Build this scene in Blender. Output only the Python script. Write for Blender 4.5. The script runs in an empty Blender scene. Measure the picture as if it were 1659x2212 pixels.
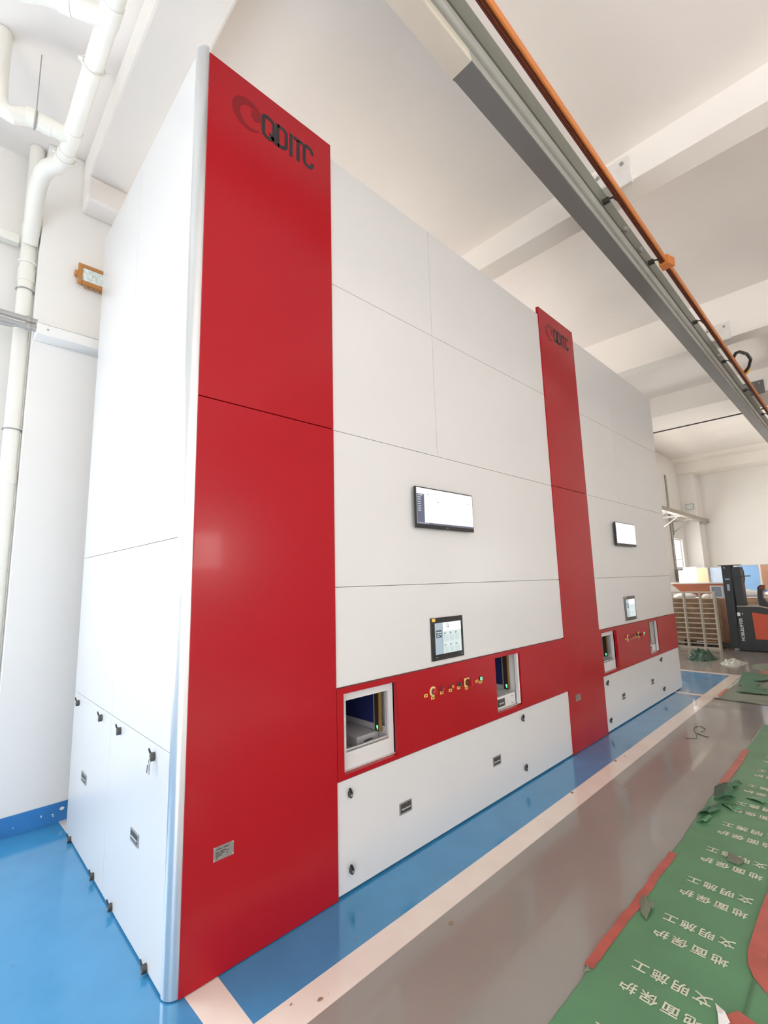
import bpy, bmesh, math, random
from mathutils import Vector, Matrix, noise
C = bpy.context.scene.collection
S = bpy.context.scene
random.seed(7)

# ------------------------------------------------------------------ camera, world, lights, exposure
cam = bpy.data.cameras.new('camera'); cam.sensor_fit = 'HORIZONTAL'; cam.sensor_width = 36.0
cam.lens = 1011.636 * 36.0 / 1659.0; cam.clip_start = 0.05
co = bpy.data.objects.new('camera', cam); C.objects.link(co)
R = ((0.7217369, -0.6916513, -0.0267263), (0.0826772, 0.1244810, -0.9887714), (0.6872120, 0.7114232, 0.1470263))
M = Matrix.Identity(4)
for i in range(3):
    M[i][0] = R[0][i]; M[i][1] = -R[1][i]; M[i][2] = -R[2][i]
M[0][3], M[1][3], M[2][3] = -0.91342, -2.30073, 1.75
co.matrix_world = M
S.camera = co
S.view_settings.view_transform = 'Standard'; S.view_settings.look = 'None'
S.view_settings.gamma = 1.0; S.view_settings.use_curve_mapping = False
S.view_settings.exposure = -0.62

SKY_LEFT = 8.5      # radiance of the panes, near left window (cool north sky)
FILL_HIGH = 5.0       # added clerestory, hidden behind the machines, to brighten the ceiling
FILL_DOOR = 5.4       # added unseen opening in the left wall, fills pilaster and floor
SKY_FRONT = 1.6      # windows of the long front wall
FILL_FAR = 12.0        # added window hidden by the machines, warm fill for the far end
w = bpy.data.worlds.new('sky'); S.world = w; w.use_nodes = True
w.node_tree.nodes['Background'].inputs[0].default_value = (0.80, 0.90, 1.0, 1)
w.node_tree.nodes['Background'].inputs[1].default_value = 1.0

bounce_sun = bpy.data.lights.new('bounce_sun', 'SUN'); bounce_sun.energy = 50.0; bounce_sun.angle = math.radians(1.5); bounce_sun.color = (1.0, .95, .88)
so = bpy.data.objects.new('bounce_sun', bounce_sun); C.objects.link(so)       # added: enters the enlarged front windows and bounces onto the ceiling
so.rotation_euler = Vector((.05, .75, -.66)).to_track_quat('-Z', 'Y').to_euler()
S.cycles.diffuse_bounces = 7; S.cycles.max_bounces = 12

# ------------------------------------------------------------------ materials
def lin(r, g, b):
    f = lambda c: (c / 255 / 12.92) if c / 255 <= .04045 else ((c / 255 + .055) / 1.055) ** 2.4
    return (f(r), f(g), f(b))
def mat(name, col, rough=.5, metal=0., coat=0., var=.04, scale=6., bump=0., emit=None, estr=0., alpha_glass=False, spec=.5):
    m = bpy.data.materials.new(name); m.use_nodes = True
    nt = m.node_tree; n = nt.nodes; b = n['Principled BSDF']
    b.inputs['Roughness'].default_value = rough; b.inputs['Metallic'].default_value = metal
    b.inputs['Coat Weight'].default_value = coat; b.inputs['Coat Roughness'].default_value = .06
    b.inputs['Specular IOR Level'].default_value = spec
    tc = n.new('ShaderNodeTexCoord'); nz = n.new('ShaderNodeTexNoise'); nz.inputs['Scale'].default_value = scale
    nz.inputs['Detail'].default_value = 4
    nt.links.new(tc.outputs['Object'], nz.inputs['Vector'])
    rp = n.new('ShaderNodeValToRGB')
    rp.color_ramp.elements[0].position = .3; rp.color_ramp.elements[1].position = .7
    rp.color_ramp.elements[0].color = (*[max(0, c * (1 - var)) for c in col], 1)
    rp.color_ramp.elements[1].color = (*[min(1, c * (1 + var)) for c in col], 1)
    nt.links.new(nz.outputs['Fac'], rp.inputs['Fac']); nt.links.new(rp.outputs['Color'], b.inputs['Base Color'])
    if bump:
        bp = n.new('ShaderNodeBump'); bp.inputs['Strength'].default_value = bump; bp.inputs['Distance'].default_value = .01
        nt.links.new(nz.outputs['Fac'], bp.inputs['Height']); nt.links.new(bp.outputs['Normal'], b.inputs['Normal'])
    if emit:
        b.inputs['Emission Color'].default_value = (*emit, 1); b.inputs['Emission Strength'].default_value = estr
    return m
MT = {}
MT['wall'] = mat('white_wall_paint', (.83, .81, .78), .75, var=.015, scale=1.5)
MT['ceiling'] = mat('ceiling_paint', (.83, .785, .75), .85, var=.02, scale=1.2)
MT['beam'] = mat('beam_paint', (.87, .83, .785), .8, var=.015, scale=1.5)
MT['panel'] = mat('white_powder_coat', (.67, .66, .655), .28, coat=.15, var=.01, scale=2)
MT['body'] = mat('white_housing', (.6, .59, .58), .45, var=.01)
MT['red'] = mat('gloss_red_coat', (.37, .007, .014), .24, coat=.05, spec=.25, var=.03, scale=1.2)
MT['silver'] = mat('anodised_aluminium', (.72, .73, .74), .33, metal=.85, var=.02, scale=3)
MT['steel'] = mat('brushed_steel', (.42, .41, .40), .32, metal=.8, var=.08, scale=40)
MT['darksteel'] = mat('dark_zinc', (.10, .095, .09), .35, metal=.6, var=.1, scale=60)
MT['black'] = mat('black_plastic', (.018, .018, .02), .35, var=.1)
MT['ink'] = mat('black_ink', (.02, .017, .02), .5, var=.05)
MT['emblem'] = mat('dark_red_ink', (.215, .006, .012), .24, var=.03, spec=.25)
MT['navy'] = mat('navy_blue_lining', (.018, .025, .11), .4, var=.05)
MT['greybed'] = mat('grey_conveyor_bed', (.42, .40, .41), .5, var=.05)
MT['brass'] = mat('brass_edge', (.30, .18, .05), .4, metal=.5)
MT['brown'] = mat('dark_brown_guard', (.03, .018, .014), .35)
MT['yellow'] = mat('yellow_label', (.85, .55, .10), .5)
MT['cream'] = mat('cream_ring', (.80, .62, .25), .4)
MT['buttonred'] = mat('button_red', (.45, .01, .012), .3)
MT['buttonorange'] = mat('button_orange', (.75, .16, .03), .3)
MT['buttongreen'] = mat('button_dark_green', (.03, .07, .05), .3)
MT['greenled'] = mat('green_led', (.1, .9, .3), .3, emit=(.15, 1, .45), estr=3.0)
MT['screenwhite'] = mat('screen_white', (.02, .02, .02), .2, emit=(1, .985, 1.0), estr=1.73)
MT['screenpink'] = mat('screen_pinkish', (.02, .02, .02), .2, emit=(1, .90, .94), estr=1.57)
MT['screengrey'] = mat('screen_slate', (.02, .02, .03), .3, emit=(.11, .12, .18), estr=1.65)
MT['screenpale'] = mat('screen_pale_green', (.02, .02, .02), .25, emit=(.74, .84, .82), estr=1.48)
MT['screenmid'] = mat('screen_grey_blue', (.02, .02, .02), .25, emit=(.42, .52, .60), estr=1.48)
MT['screendark'] = mat('screen_dark_blue', (.02, .02, .02), .25, emit=(.05, .09, .13), estr=1.48)
MT['pvc'] = mat('white_pvc', (.80, .78, .72), .4, var=.01)
MT['greyconduit'] = mat('grey_conduit', (.40, .39, .38), .4, metal=.3)
MT['orangebrown'] = mat('orange_brown_casting', (.50, .22, .06), .45)
MT['led'] = mat('unlit_led_lens', (.72, .80, .78), .2, var=.25, scale=45)
MT['railgrey'] = mat('grey_rail_steel', (.17, .168, .165), .36, metal=.2, var=.05, scale=2)
MT['raillit'] = mat('rail_steel_lit', (.40, .405, .375), .38, metal=.25, var=.05, scale=3)  # rail steel lightened, so lip and bead carry their light in the colour
MT['railweb'] = mat('grey_green_web', (.165, .175, .145), .45, var=.04)
MT['railbeige'] = mat('beige_primed_steel', (.62, .58, .49), .5, metal=.1, var=.03)
MT['orange'] = mat('orange_conductor', (.62, .20, .04), .45)
MT['maroon'] = mat('maroon_slot', (.10, .018, .015), .5)
MT['concrete'] = mat('white_concrete', (.74, .72, .69), .8, var=.05, scale=9, bump=.3)
MT['bluepaint'] = mat('blue_skirting_paint', (.035, .19, .48), .4, var=.12, scale=3)
MT['matgreen'] = mat('green_floor_film', (.10, .25, .125), .42, var=.10, scale=3, bump=.15)
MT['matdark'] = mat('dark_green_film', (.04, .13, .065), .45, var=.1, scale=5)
MT['matgrey'] = mat('dusty_green_film', (.165, .185, .135), .5, var=.16, scale=5, bump=.3)
MT['lettering'] = mat('pale_print', (.60, .61, .47), .6, var=.06, scale=30)
MT['tape'] = mat('red_tape', (.44, .10, .075), .4, var=.15, scale=8)
MT['plasticwhite'] = mat('white_film', (.82, .82, .80), .35, var=.06, scale=8, bump=.4)
MT['tarp'] = mat('dark_green_tarp', (.016, .062, .034), .4, var=.2, scale=9)
MT['filmgrey'] = mat('greyish_film', (.42, .43, .38), .3, var=.35, scale=12, bump=.4)
MT['cord'] = mat('grey_cord', (.10, .10, .09), .5)
MT['gate'] = mat('cream_gate_paint', (.42, .375, .30), .45, var=.06)
MT['osb'] = mat('brown_plywood', (.30, .18, .11), .7, var=.25, scale=5)
MT['pine'] = mat('pine_wood', (.62, .42, .28), .65, var=.15, scale=4)
MT['orangeboard'] = mat('red_brown_board', (.50, .17, .09), .55, var=.06, scale=2)
MT['peach'] = mat('peach_board', (.62, .33, .21), .6, var=.06, scale=2)
MT['blueboard'] = mat('light_blue_board', (.22, .42, .72), .5, var=.05, scale=2)
MT['greyblue'] = mat('grey_blue_board', (.30, .37, .46), .5, var=.08)
MT['paleyellow'] = mat('pale_yellow_board', (.50, .52, .36), .6)
MT['blueedge'] = mat('blue_edge', (.03, .12, .40), .5)
MT['truckblack'] = mat('truck_black', (.022, .024, .027), .4, var=.1)
MT['truckgrey'] = mat('truck_charcoal', (.028, .031, .033), .42, var=.08)
MT['truckred'] = mat('truck_orange_red', (.50, .075, .035), .38, var=.04)
MT['maroonhead'] = mat('dull_red_plastic', (.16, .03, .025), .5)
MT['rubber'] = mat('rubber', (.02, .02, .02), .8)
MT['whiteprint'] = mat('white_print', (.75, .75, .73), .6)
MT['windowframe'] = mat('white_window_frame', (.78, .78, .77), .4)
def pane(name, col, strength):
    m = bpy.data.materials.new(name); m.use_nodes = True; nt = m.node_tree; n = nt.nodes; n.clear()
    o = n.new('ShaderNodeOutputMaterial'); t = n.new('ShaderNodeBsdfTransparent'); e = n.new('ShaderNodeEmission'); a = n.new('ShaderNodeAddShader')
    z = n.new('ShaderNodeTexNoise'); z.inputs['Scale'].default_value = .6; r = n.new('ShaderNodeMapRange'); r.inputs[3].default_value = strength*.9; r.inputs[4].default_value = strength*1.1
    nt.links.new(z.outputs['Fac'], r.inputs[0]); nt.links.new(r.outputs[0], e.inputs['Strength'])
    e.inputs['Color'].default_value = (*col, 1); t.inputs['Color'].default_value = (.9, .9, .9, 1)
    nt.links.new(t.outputs[0], a.inputs[0]); nt.links.new(e.outputs[0], a.inputs[1]); nt.links.new(a.outputs[0], o.inputs['Surface'])
    return m
MT['pane_left'] = pane('sky_lit_pane_cool', (.88, .95, 1.0), SKY_LEFT)
MT['pane_front'] = pane('sky_lit_pane', (1.0, .97, .94), SKY_FRONT)
MT['pane_bright'] = pane('sunward_pane', (1.0, .96, .92), 24.0)
MT['pane_door_fill'] = pane('added_door_glow', (.93, .97, 1.0), FILL_DOOR)
MT['pane_high_fill'] = pane('added_clerestory_pane', (1.0, .95, .90), FILL_HIGH)
MT['pane_small'] = pane('far_small_pane', (1.0, .98, .95), 2.6)
MT['pane_mid_fill'] = pane('added_hidden_pane', (1.0, .97, .93), 5.0)
MT['pane_far_fill'] = pane('added_warm_pane', (1.0, .97, .90), FILL_FAR)
MT['lamp'] = mat('lamp_diffuser', (.6, .6, .6), .3, emit=(1.0, .95, .88), estr=6.0)

# ------------------------------------------------------------------ helpers
def woff(o):
    v = Vector((0, 0, 0))
    while o: v = v + o.location; o = o.parent
    return v
class MB:
    def __init__(s): s.bm = bmesh.new()
    def box(s, x0, x1, y0, y1, z0, z1):
        v = [s.bm.verts.new(p) for p in ((x0,y0,z0),(x1,y0,z0),(x1,y1,z0),(x0,y1,z0),(x0,y0,z1),(x1,y0,z1),(x1,y1,z1),(x0,y1,z1))]
        for f in ((0,3,2,1),(4,5,6,7),(0,1,5,4),(1,2,6,5),(2,3,7,6),(3,0,4,7)): s.bm.faces.new([v[i] for i in f])
        return s
    def prism(s, pts, axis, a0, a1):          # pts: 2-D outline in the two other axes (in x,y,z order)
        def p3(p, a): return {'x': (a, p[0], p[1]), 'y': (p[0], a, p[1]), 'z': (p[0], p[1], a)}[axis]
        A = [s.bm.verts.new(p3(p, a0)) for p in pts]; B = [s.bm.verts.new(p3(p, a1)) for p in pts]
        n = len(pts); s.bm.faces.new(A); s.bm.faces.new(B[::-1])
        for i in range(n): s.bm.faces.new((A[i], B[i], B[(i+1) % n], A[(i+1) % n]))
        return s
    def tube(s, pts, r, n=14, cap=True):
        pts = [Vector(p) for p in pts]; rings = []
        rr = r if isinstance(r, (list, tuple)) else [r] * len(pts)
        up = Vector((0.13, 0.21, 0.97)).normalized(); prev = None
        for i, p in enumerate(pts):
            t = (pts[min(i+1, len(pts)-1)] - pts[max(i-1, 0)]).normalized()
            if prev is None:
                u = t.cross(up).normalized()
                if u.length < .1: u = t.cross(Vector((1,0,0))).normalized()
            else: u = (prev - t * prev.dot(t)).normalized()
            prev = u; v = t.cross(u)
            rings.append([s.bm.verts.new(p + (u * math.cos(2*math.pi*k/n) + v * math.sin(2*math.pi*k/n)) * rr[i]) for k in range(n)])
        for a, b in zip(rings, rings[1:]):
            for k in range(n): s.bm.faces.new((a[k], a[(k+1) % n], b[(k+1) % n], b[k]))
        if cap: s.bm.faces.new(rings[0][::-1]); s.bm.faces.new(rings[-1])
        return s
    def lathe(s, c, axis, prof, n=20):         # prof: (offset along axis, radius)
        c = Vector(c); a = Vector(axis).normalized()
        return s.tube([c + a * o for o, r in prof], [max(r, 1e-4) for o, r in prof], n)
    def ribbon(s, pts, wd, y0, y1):            # stroke in the x-z plane extruded along y
        P = [Vector(p) for p in pts]; L, Rr = [], []
        for i, p in enumerate(P):
            a = (P[i] - P[i-1]).normalized() if i else None
            b = (P[i+1] - P[i]).normalized() if i < len(P)-1 else None
            if a is None: a = b
            if b is None: b = a
            na = Vector((-a.y, a.x)); nb = Vector((-b.y, b.x)); m = (na + nb).normalized()
            k = wd / 2 / max(.5, m.dot(na)); L.append(p + m*k); Rr.append(p - m*k)
        for i in range(len(P)-1):
            s.prism([L[i], L[i+1], Rr[i+1], Rr[i]], 'y', y0, y1)
        return s
    def sphere(s, c, r, sc=(1,1,1)):
        bmesh.ops.create_uvsphere(s.bm, u_segments=18, v_segments=10, radius=r, matrix=Matrix.Translation(c) @ Matrix.Diagonal((*sc, 1)))
        return s
    def build(s, name, m, parent=None, bevel=0., smooth=False, loc=None):
        bmesh.ops.recalc_face_normals(s.bm, faces=s.bm.faces)
        off = woff(parent) if parent else Vector(loc or (0, 0, 0))
        for v in s.bm.verts: v.co -= off
        me = bpy.data.meshes.new(name); s.bm.to_mesh(me); s.bm.free()
        me.materials.append(MT[m] if isinstance(m, str) else m)
        if smooth:
            for p in me.polygons: p.use_smooth = True
        o = bpy.data.objects.new(name, me); C.objects.link(o)
        if parent: o.parent = parent
        else: o.location = off
        if smooth:
            try: me.set_sharp_from_angle(angle=math.radians(40))
            except Exception: pass
        if bevel:
            b = o.modifiers.new('bevel', 'BEVEL'); b.width = bevel; b.segments = 2; b.limit_method = 'ANGLE'; b.angle_limit = math.radians(40)
        return o
def tag(o, label, cat, group=None, kind=None):
    o['label'] = label; o['category'] = cat
    if group: o['group'] = group
    if kind: o['kind'] = kind
    return o
def thing(name, loc, label, cat, group=None):
    o = bpy.data.objects.new(name, None); C.objects.link(o); o.location = loc; o.empty_display_size = .1
    return tag(o, label, cat, group)
def struct(name, mb, m, label=None, parent=None, bevel=0.):
    o = mb.build(name, m, parent, bevel)
    if not parent: o['kind'] = 'structure'
    if label: o['label'] = label
    return o
def text_mesh(txt, size, T, name, m, parent, extrude=.0006, hf=None, bold=0.):
    cu = bpy.data.curves.new('text', 'FONT'); cu.body = txt; cu.size = size; cu.extrude = extrude; cu.bevel_depth = bold; cu.bevel_resolution = 0
    cu.align_x = 'CENTER'; cu.align_y = 'CENTER'; cu.resolution_u = 3
    ob = bpy.data.objects.new('text', cu); C.objects.link(ob)
    dg = bpy.context.evaluated_depsgraph_get()
    me = bpy.data.meshes.new_from_object(ob.evaluated_get(dg)); bpy.data.objects.remove(ob)
    off = woff(parent)
    for v in me.vertices:
        q = T @ v.co
        if hf: q.z += hf(q.x, q.y)
        v.co = q - off
    me.materials.clear(); me.materials.append(MT[m]); me.name = name
    o = bpy.data.objects.new(name, me); C.objects.link(o); o.parent = parent
    return o

# ------------------------------------------------------------------ the setting
def floor_material():
    m = bpy.data.materials.new('epoxy_floor'); m.use_nodes = True
    nt = m.node_tree; n = nt.nodes; l = nt.links; b = n['Principled BSDF']
    g = n.new('ShaderNodeNewGeometry'); sx = n.new('ShaderNodeSeparateXYZ'); l.new(g.outputs['Position'], sx.inputs[0])
    def cmp(sock, op, v):
        k = n.new('ShaderNodeMath'); k.operation = op; l.new(sock, k.inputs[0]); k.inputs[1].default_value = v; return k.outputs[0]
    def comb(op, *ss):
        r = ss[0]
        for s in ss[1:]:
            k = n.new('ShaderNodeMath'); k.operation = op; l.new(r, k.inputs[0]); l.new(s, k.inputs[1]); r = k.outputs[0]
        return r
    X, Y = sx.outputs[0], sx.outputs[1]
    def box(x0, x1, y0, y1):
        return comb('MULTIPLY', cmp(X, 'GREATER_THAN', x0), cmp(X, 'LESS_THAN', x1), cmp(Y, 'GREATER_THAN', y0), cmp(Y, 'LESS_THAN', y1))
    sk = n.new('ShaderNodeMath'); sk.operation = 'MULTIPLY_ADD'; l.new(Y, sk.inputs[0]); sk.inputs[1].default_value = .035; l.new(X, sk.inputs[2]); XS = sk.outputs[0]
    white = comb('MULTIPLY', box(-1, 9.25, -.49, 9), cmp(XS, 'GREATER_THAN', .026)); blue = box(.175, 9.11, -.337, 9); thin = box(7.24, 7.34, -.34, 9); left = comb('MULTIPLY', box(-9, .1, -.9, 9), cmp(XS, 'LESS_THAN', .026))
    def noise_(sc, det=4, lo=.35, hi=.65):
        z = n.new('ShaderNodeTexNoise'); z.inputs['Scale'].default_value = sc; z.inputs['Detail'].default_value = det
        l.new(g.outputs['Position'], z.inputs['Vector'])
        r = n.new('ShaderNodeMapRange'); r.inputs[1].default_value = lo; r.inputs[2].default_value = hi; l.new(z.outputs['Fac'], r.inputs[0]); return r.outputs[0]
    def mixc(f, a, c):
        k = n.new('ShaderNodeMix'); k.data_type = 'RGBA'
        if isinstance(f, float): k.inputs[0].default_value = f
        else: l.new(f, k.inputs[0])
        for i, q in ((6, a), (7, c)):
            if isinstance(q, tuple): k.inputs[i].default_value = (*q, 1)
            else: l.new(q, k.inputs[i])
        return k.outputs[2]
    big, fine = noise_(.9), noise_(5)
    grey = mixc(big, (.27, .245, .222), (.305, .278, .252))
    bl = mixc(fine, (.045, .245, .48), (.052, .265, .515))
    wh = mixc(fine, (.82, .72, .63), (.86, .76, .68))
    c = mixc(white, grey, wh); c = mixc(blue, c, bl); c = mixc(left, c, bl); c = mixc(thin, c, wh)
    sp = noise_(26, 2, .735, .77)                                   # a few dark scuffs of their own
    k = n.new('ShaderNodeMath'); k.operation = 'MULTIPLY'; l.new(sp, k.inputs[0]); k.inputs[1].default_value = .55
    c = mixc(k.outputs[0], c, (.10, .08, .065))
    l.new(c, b.inputs['Base Color'])
    rr = n.new('ShaderNodeMapRange'); rr.inputs[3].default_value = .12; rr.inputs[4].default_value = .19; l.new(fine, rr.inputs[0]); l.new(rr.outputs[0], b.inputs['Roughness'])
    b.inputs['Coat Weight'].default_value = .35; b.inputs['Coat Roughness'].default_value = .04
    return m
MT['floor'] = floor_material()
XL, XR, YF, YB = -5.5, 20.6, -9.0, 2.6
struct('floor', MB().box(XL-.2, XR+.2, YF-.2, YB+.2, -.2, 0), 'floor', 'grey and blue epoxy floor with cream stripes')
cl = MB()
cl.box(XL-.2, 3.62, YF-.2, YB+.2, 5.66, 6.4); cl.box(3.62, 7.95, YF-.2, YB+.2, 6.05, 6.4)
cl.box(7.95, 12.0, YF-.2, YB+.2, 5.83, 6.4); cl.box(12.0, XR+.2, YF-.2, YB+.2, 6.05, 6.4)
struct('ceiling', cl, 'ceiling')
def wall_y(name, y0, y1, holes):            # wall along x with window holes (x0, x1, z0, z1)
    m = MB(); xs = XL - .2
    for (a, b, c, d) in sorted(holes):
        m.box(xs, a, y0, y1, 0, 6.2); m.box(a, b, y0, y1, 0, c); m.box(a, b, y0, y1, d, 6.2); xs = b
    m.box(xs, XR + .2, y0, y1, 0, 6.2)
    return struct(name, m, 'wall')
BACKW = [(-4.3, -1.5, .95, 3.6), (.8, 3.2, 4.25, 5.2), (4.1, 7.3, 4.25, 5.2), (8.6, 10.4, 1.0, 2.9), (13.6, 17.0, 1.0, 3.35), (18.25, 19.35, 1.95, 3.02)]
FRONTW = [(-4.6, -2.0, 1.0, 5.0), (-.9, 3.1, 1.0, 5.2), (3.55, 4.35, 2.15, 3.1), (9.4, 10.6, 1.2, 2.8), (14.0, 17.6, 1.0, 3.4)]
wall_y('wall_back', YB, YB + .22, BACKW)
wall_y('wall_front', YF - .22, YF, FRONTW)
DY0, DY1, DZ = -6.6, -2.6, 4.2
struct('wall_left', MB().box(XL - .2, XL, YF, DY0, 0, 6.2).box(XL - .2, XL, DY1, YB, 0, 6.2).box(XL - .2, XL, DY0, DY1, DZ, 6.2), 'wall')
dr = bpy.data.objects.new('fill_door_1', None); C.objects.link(dr); dr.location = (XL, (DY0+DY1)/2, 0); dr['kind'] = 'structure'  # added glowing door, out of view, lighting the near left side
MB().box(XL - .19, XL - .02, DY0, DY0 + .08, 0, DZ).box(XL - .19, XL - .02, DY1 - .08, DY1, 0, DZ).box(XL - .19, XL - .02, DY0 + .08, DY1 - .08, DZ - .08, DZ).box(XL - .14, XL - .06, (DY0+DY1)/2 - .04, (DY0+DY1)/2 + .04, 0, DZ - .08).build('fill_door_frame', 'windowframe', dr)
MB().box(XL - .112, XL - .10, DY0 + .02, DY1 - .02, .02, DZ - .02).build('fill_door_glazing', 'pane_door_fill', dr)
struct('wall_right', MB().box(XR, XR + .2, YF, YB, 0, 6.2), 'wall')
wn = [0]
def window(x0, x1, z0, z1, y, inward, pane, bars=1):
    wn[0] += 1
    e = bpy.data.objects.new('window_%d' % wn[0], None); C.objects.link(e); e.location = ((x0+x1)/2, y, z0); e['kind'] = 'structure'
    f = MB(); t = .05; ya, yb = sorted((y + .03*inward, y - .05*inward))
    f.box(x0, x0+t, ya, yb, z0, z1); f.box(x1-t, x1, ya, yb, z0, z1); f.box(x0+t, x1-t, ya, yb, z0, z0+t); f.box(x0+t, x1-t, ya, yb, z1-t, z1)
    for i in range(bars):
        c = x0 + (x1-x0)*(i+1)/(bars+1); f.box(c-.02, c+.02, ya, yb, z0+t, z1-t)
    f.box(x0+t, x1-t, ya+.01, yb-.01, z0+(z1-z0)*.3-.015, z0+(z1-z0)*.3+.015)
    f.build('window_frame', 'windowframe', e)
    MB().box(x0+.02, x1-.02, y-.012, y+.012, z0+.02, z1-.02).build('window_pane', pane, e)
    return e
window(*BACKW[0][:2], *BACKW[0][2:], YB + .1, -1, 'pane_left', 2)
window(*BACKW[1], YB + .1, -1, 'pane_high_fill', 2); window(*BACKW[2], YB + .1, -1, 'pane_high_fill', 2)  # two added high windows, unseen, spilling light over the ceiling bays
window(*BACKW[3], YB + .1, -1, 'pane_mid_fill', 1); window(*BACKW[4], YB + .1, -1, 'pane_far_fill', 2)  # both added out of sight behind the machines to light the far goods
window(*BACKW[5], YB + .1, -1, 'pane_small', 0)
for i, h in enumerate(FRONTW): window(*h, YF - .1, 1, ('pane_front', 'pane_front', 'pane_bright', 'pane_front', 'pane_front')[i], 2 if i != 2 else 0)
struct('trim_1', MB().box(-.47, .45, 2.284, YB - .002, .002, 5.655), 'wall', 'white pilaster behind the near end of the machine')
struct('trim_2', MB().box(19.75, XR - .002, 2.08, YB - .002, .002, 5.545), 'wall', 'white corner pilaster at the far end of the hall')
struct('trim_3', MB().box(-.20, .18, YF, 2.282, 5.37, 5.66).box(-.20, .12, 2.06, 2.282, 5.13, 5.37), 'beam', 'ceiling beam over the near end of the machine', bevel=.02)
struct('trim_4', MB().box(3.45, 3.74, YF, YB, 5.35, 6.1), 'beam', 'ceiling beam crossing over the first red column of the machine', bevel=.01)
struct('trim_5', MB().box(7.72, 8.02, YF, YB, 5.35, 6.1), 'beam', 'ceiling beam over the far end of the machine', bevel=.01)
struct('trim_6', MB().box(10.95, 12.1, YF, YB, 5.36, 6.1), 'beam', 'wide ceiling beam beyond the machine', bevel=.01)
struct('trim_7', MB().box(19.0, 19.6, YF, YB, 5.93, 6.1).box(19.6, XR - .002, YF, YB, 5.55, 6.1), 'beam', 'stepped beam along the far wall')
struct('baseboard_back', MB().box(-.482, .3, 2.272, 2.284, 0, .135).box(-5.4, -.482, YB - .012, YB, 0, .135), 'bluepaint', 'blue painted skirting with white chips')
for (a, z, r1, r2) in ((-.165, .075, .006, .011), (-.075, .07, .011, .004), (-.075, .052, .005, .006), (-.02, .10, .018, .012), (-.33, .05, .004, .004), (-.09, .04, .008, .004)):
    pass
# painted chips on the skirting
chips = MB()
for (a, z, r1, r2) in ((-.165, .072, .004, .009), (-.092, .062, .009, .004), (-.09, .05, .004, .005), (-.035, .088, .016, .012), (-.33, .05, .003, .004)):
    chips.prism([(a + r1*math.cos(t*.785) , z + r2*math.sin(t*.785)) for t in range(8)], 'y', 2.2712, 2.2722)
ch = chips.build('paint_chips', 'plasticwhite', bpy.data.objects['baseboard_back'])

# ------------------------------------------------------------------ the storage machines
D, HR, HW = 2.015, 4.803, 4.712
UW = 3.819
def qditc(mb, x0, y0, y1):
    wd = .024
    zt, zb = 4.652, 4.505
    mb.ribbon([(x0+.420, zb+.028), (x0+.420, zt-.03), (x0+.405, zt-.008), (x0+.366, zt), (x0+.348, zt-.014), (x0+.346, zt-.03), (x0+.346, zb+.03), (x0+.352, zb+.012), (x0+.372, zb), (x0+.40, zb+.002), (x0+.42, zb+.028)], wd, y0, y1)
    mb.ribbon([(x0+.392, zb+.042), (x0+.432, zb-.008)], wd*.9, y0, y1)
    mb.ribbon([(x0+.447, zb-.012), (x0+.447, zt+.006)], wd, y0, y1)
    mb.ribbon([(x0+.447, zt-.006), (x0+.488, zt-.006), (x0+.506, zt-.02), (x0+.51, zt-.04), (x0+.51, zb+.035), (x0+.505, zb+.018), (x0+.49, zb+.004), (x0+.447, zb)], wd, y0, y1)
    mb.ribbon([(x0+.546, zb-.014), (x0+.546, zt+.006)], wd, y0, y1)
    mb.ribbon([(x0+.566, zt-.006), (x0+.640, zt-.006)], wd, y0, y1)
    mb.ribbon([(x0+.60, zb-.014), (x0+.60, zt-.006)], wd, y0, y1)
    mb.ribbon([(x0+.712, zt-.042), (x0+.71, zt-.022), (x0+.697, zt-.006), (x0+.672, zt), (x0+.654, zt-.012), (x0+.648, zt-.03), (x0+.648, zb+.03), (x0+.654, zb+.01), (x0+.674, zb-.002), (x0+.698, zb+.002), (x0+.711, zb+.018), (x0+.713, zb+.042)], wd, y0, y1)
def emblem(mb, x0, y0, y1):
    cx, cz = x0+.245, 4.573
    def arc(cx_, cz_, r, a0, a1, n): return [(cx_ + r*math.cos(math.radians(a0+(a1-a0)*i/n)), cz_ + r*math.sin(math.radians(a0+(a1-a0)*i/n))) for i in range(n+1)]
    out = arc(cx, cz, .104, 25, 318, 30); inn = arc(cx+.018, cz-.008, .072, 52, 300, 30)
    for i in range(30): mb.prism([out[i], out[i+1], inn[i+1], inn[i]], 'y', y0, y1)
    mb.prism([(x0+.262, 4.624), (x0+.339, 4.617), (x0+.334, 4.585), (x0+.297, 4.553), (x0+.268, 4.575)], 'y', y0, y1)
def pull(parent, cx, cz, wd, ht, yf, axis='y', xf=None):
    def B(m, u0, u1, d0, d1, z0, z1):
        if axis == 'y': m.box(u0, u1, yf + d0, yf + d1, z0, z1)
        else: m.box(xf + d0, xf + d1, u0, u1, z0, z1)
        return m
    h, k, t = wd/2, ht/2, .008
    f = MB(); B(f, cx-h, cx-h+t, -.006, .012, cz-k, cz+k); B(f, cx+h-t, cx+h, -.006, .012, cz-k, cz+k); B(f, cx-h+t, cx+h-t, -.006, .012, cz-k, cz-k+t); B(f, cx-h+t, cx+h-t, -.006, .012, cz+k-t, cz+k)
    o = f.build('recessed_pull', 'steel', parent, bevel=.002)
    p = MB(); B(p, cx-h+t, cx+h-t, -.0025, .004, cz-k+t, cz+k-t); p.build('pull_cup', 'darksteel', o)
    g = MB(); B(g, cx-h*.72, cx+h*.72, -.0085, -.003, cz-k*.28, cz-k*.02); g.build('pull_bail', 'silver', o, bevel=.002)
    return o
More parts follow.
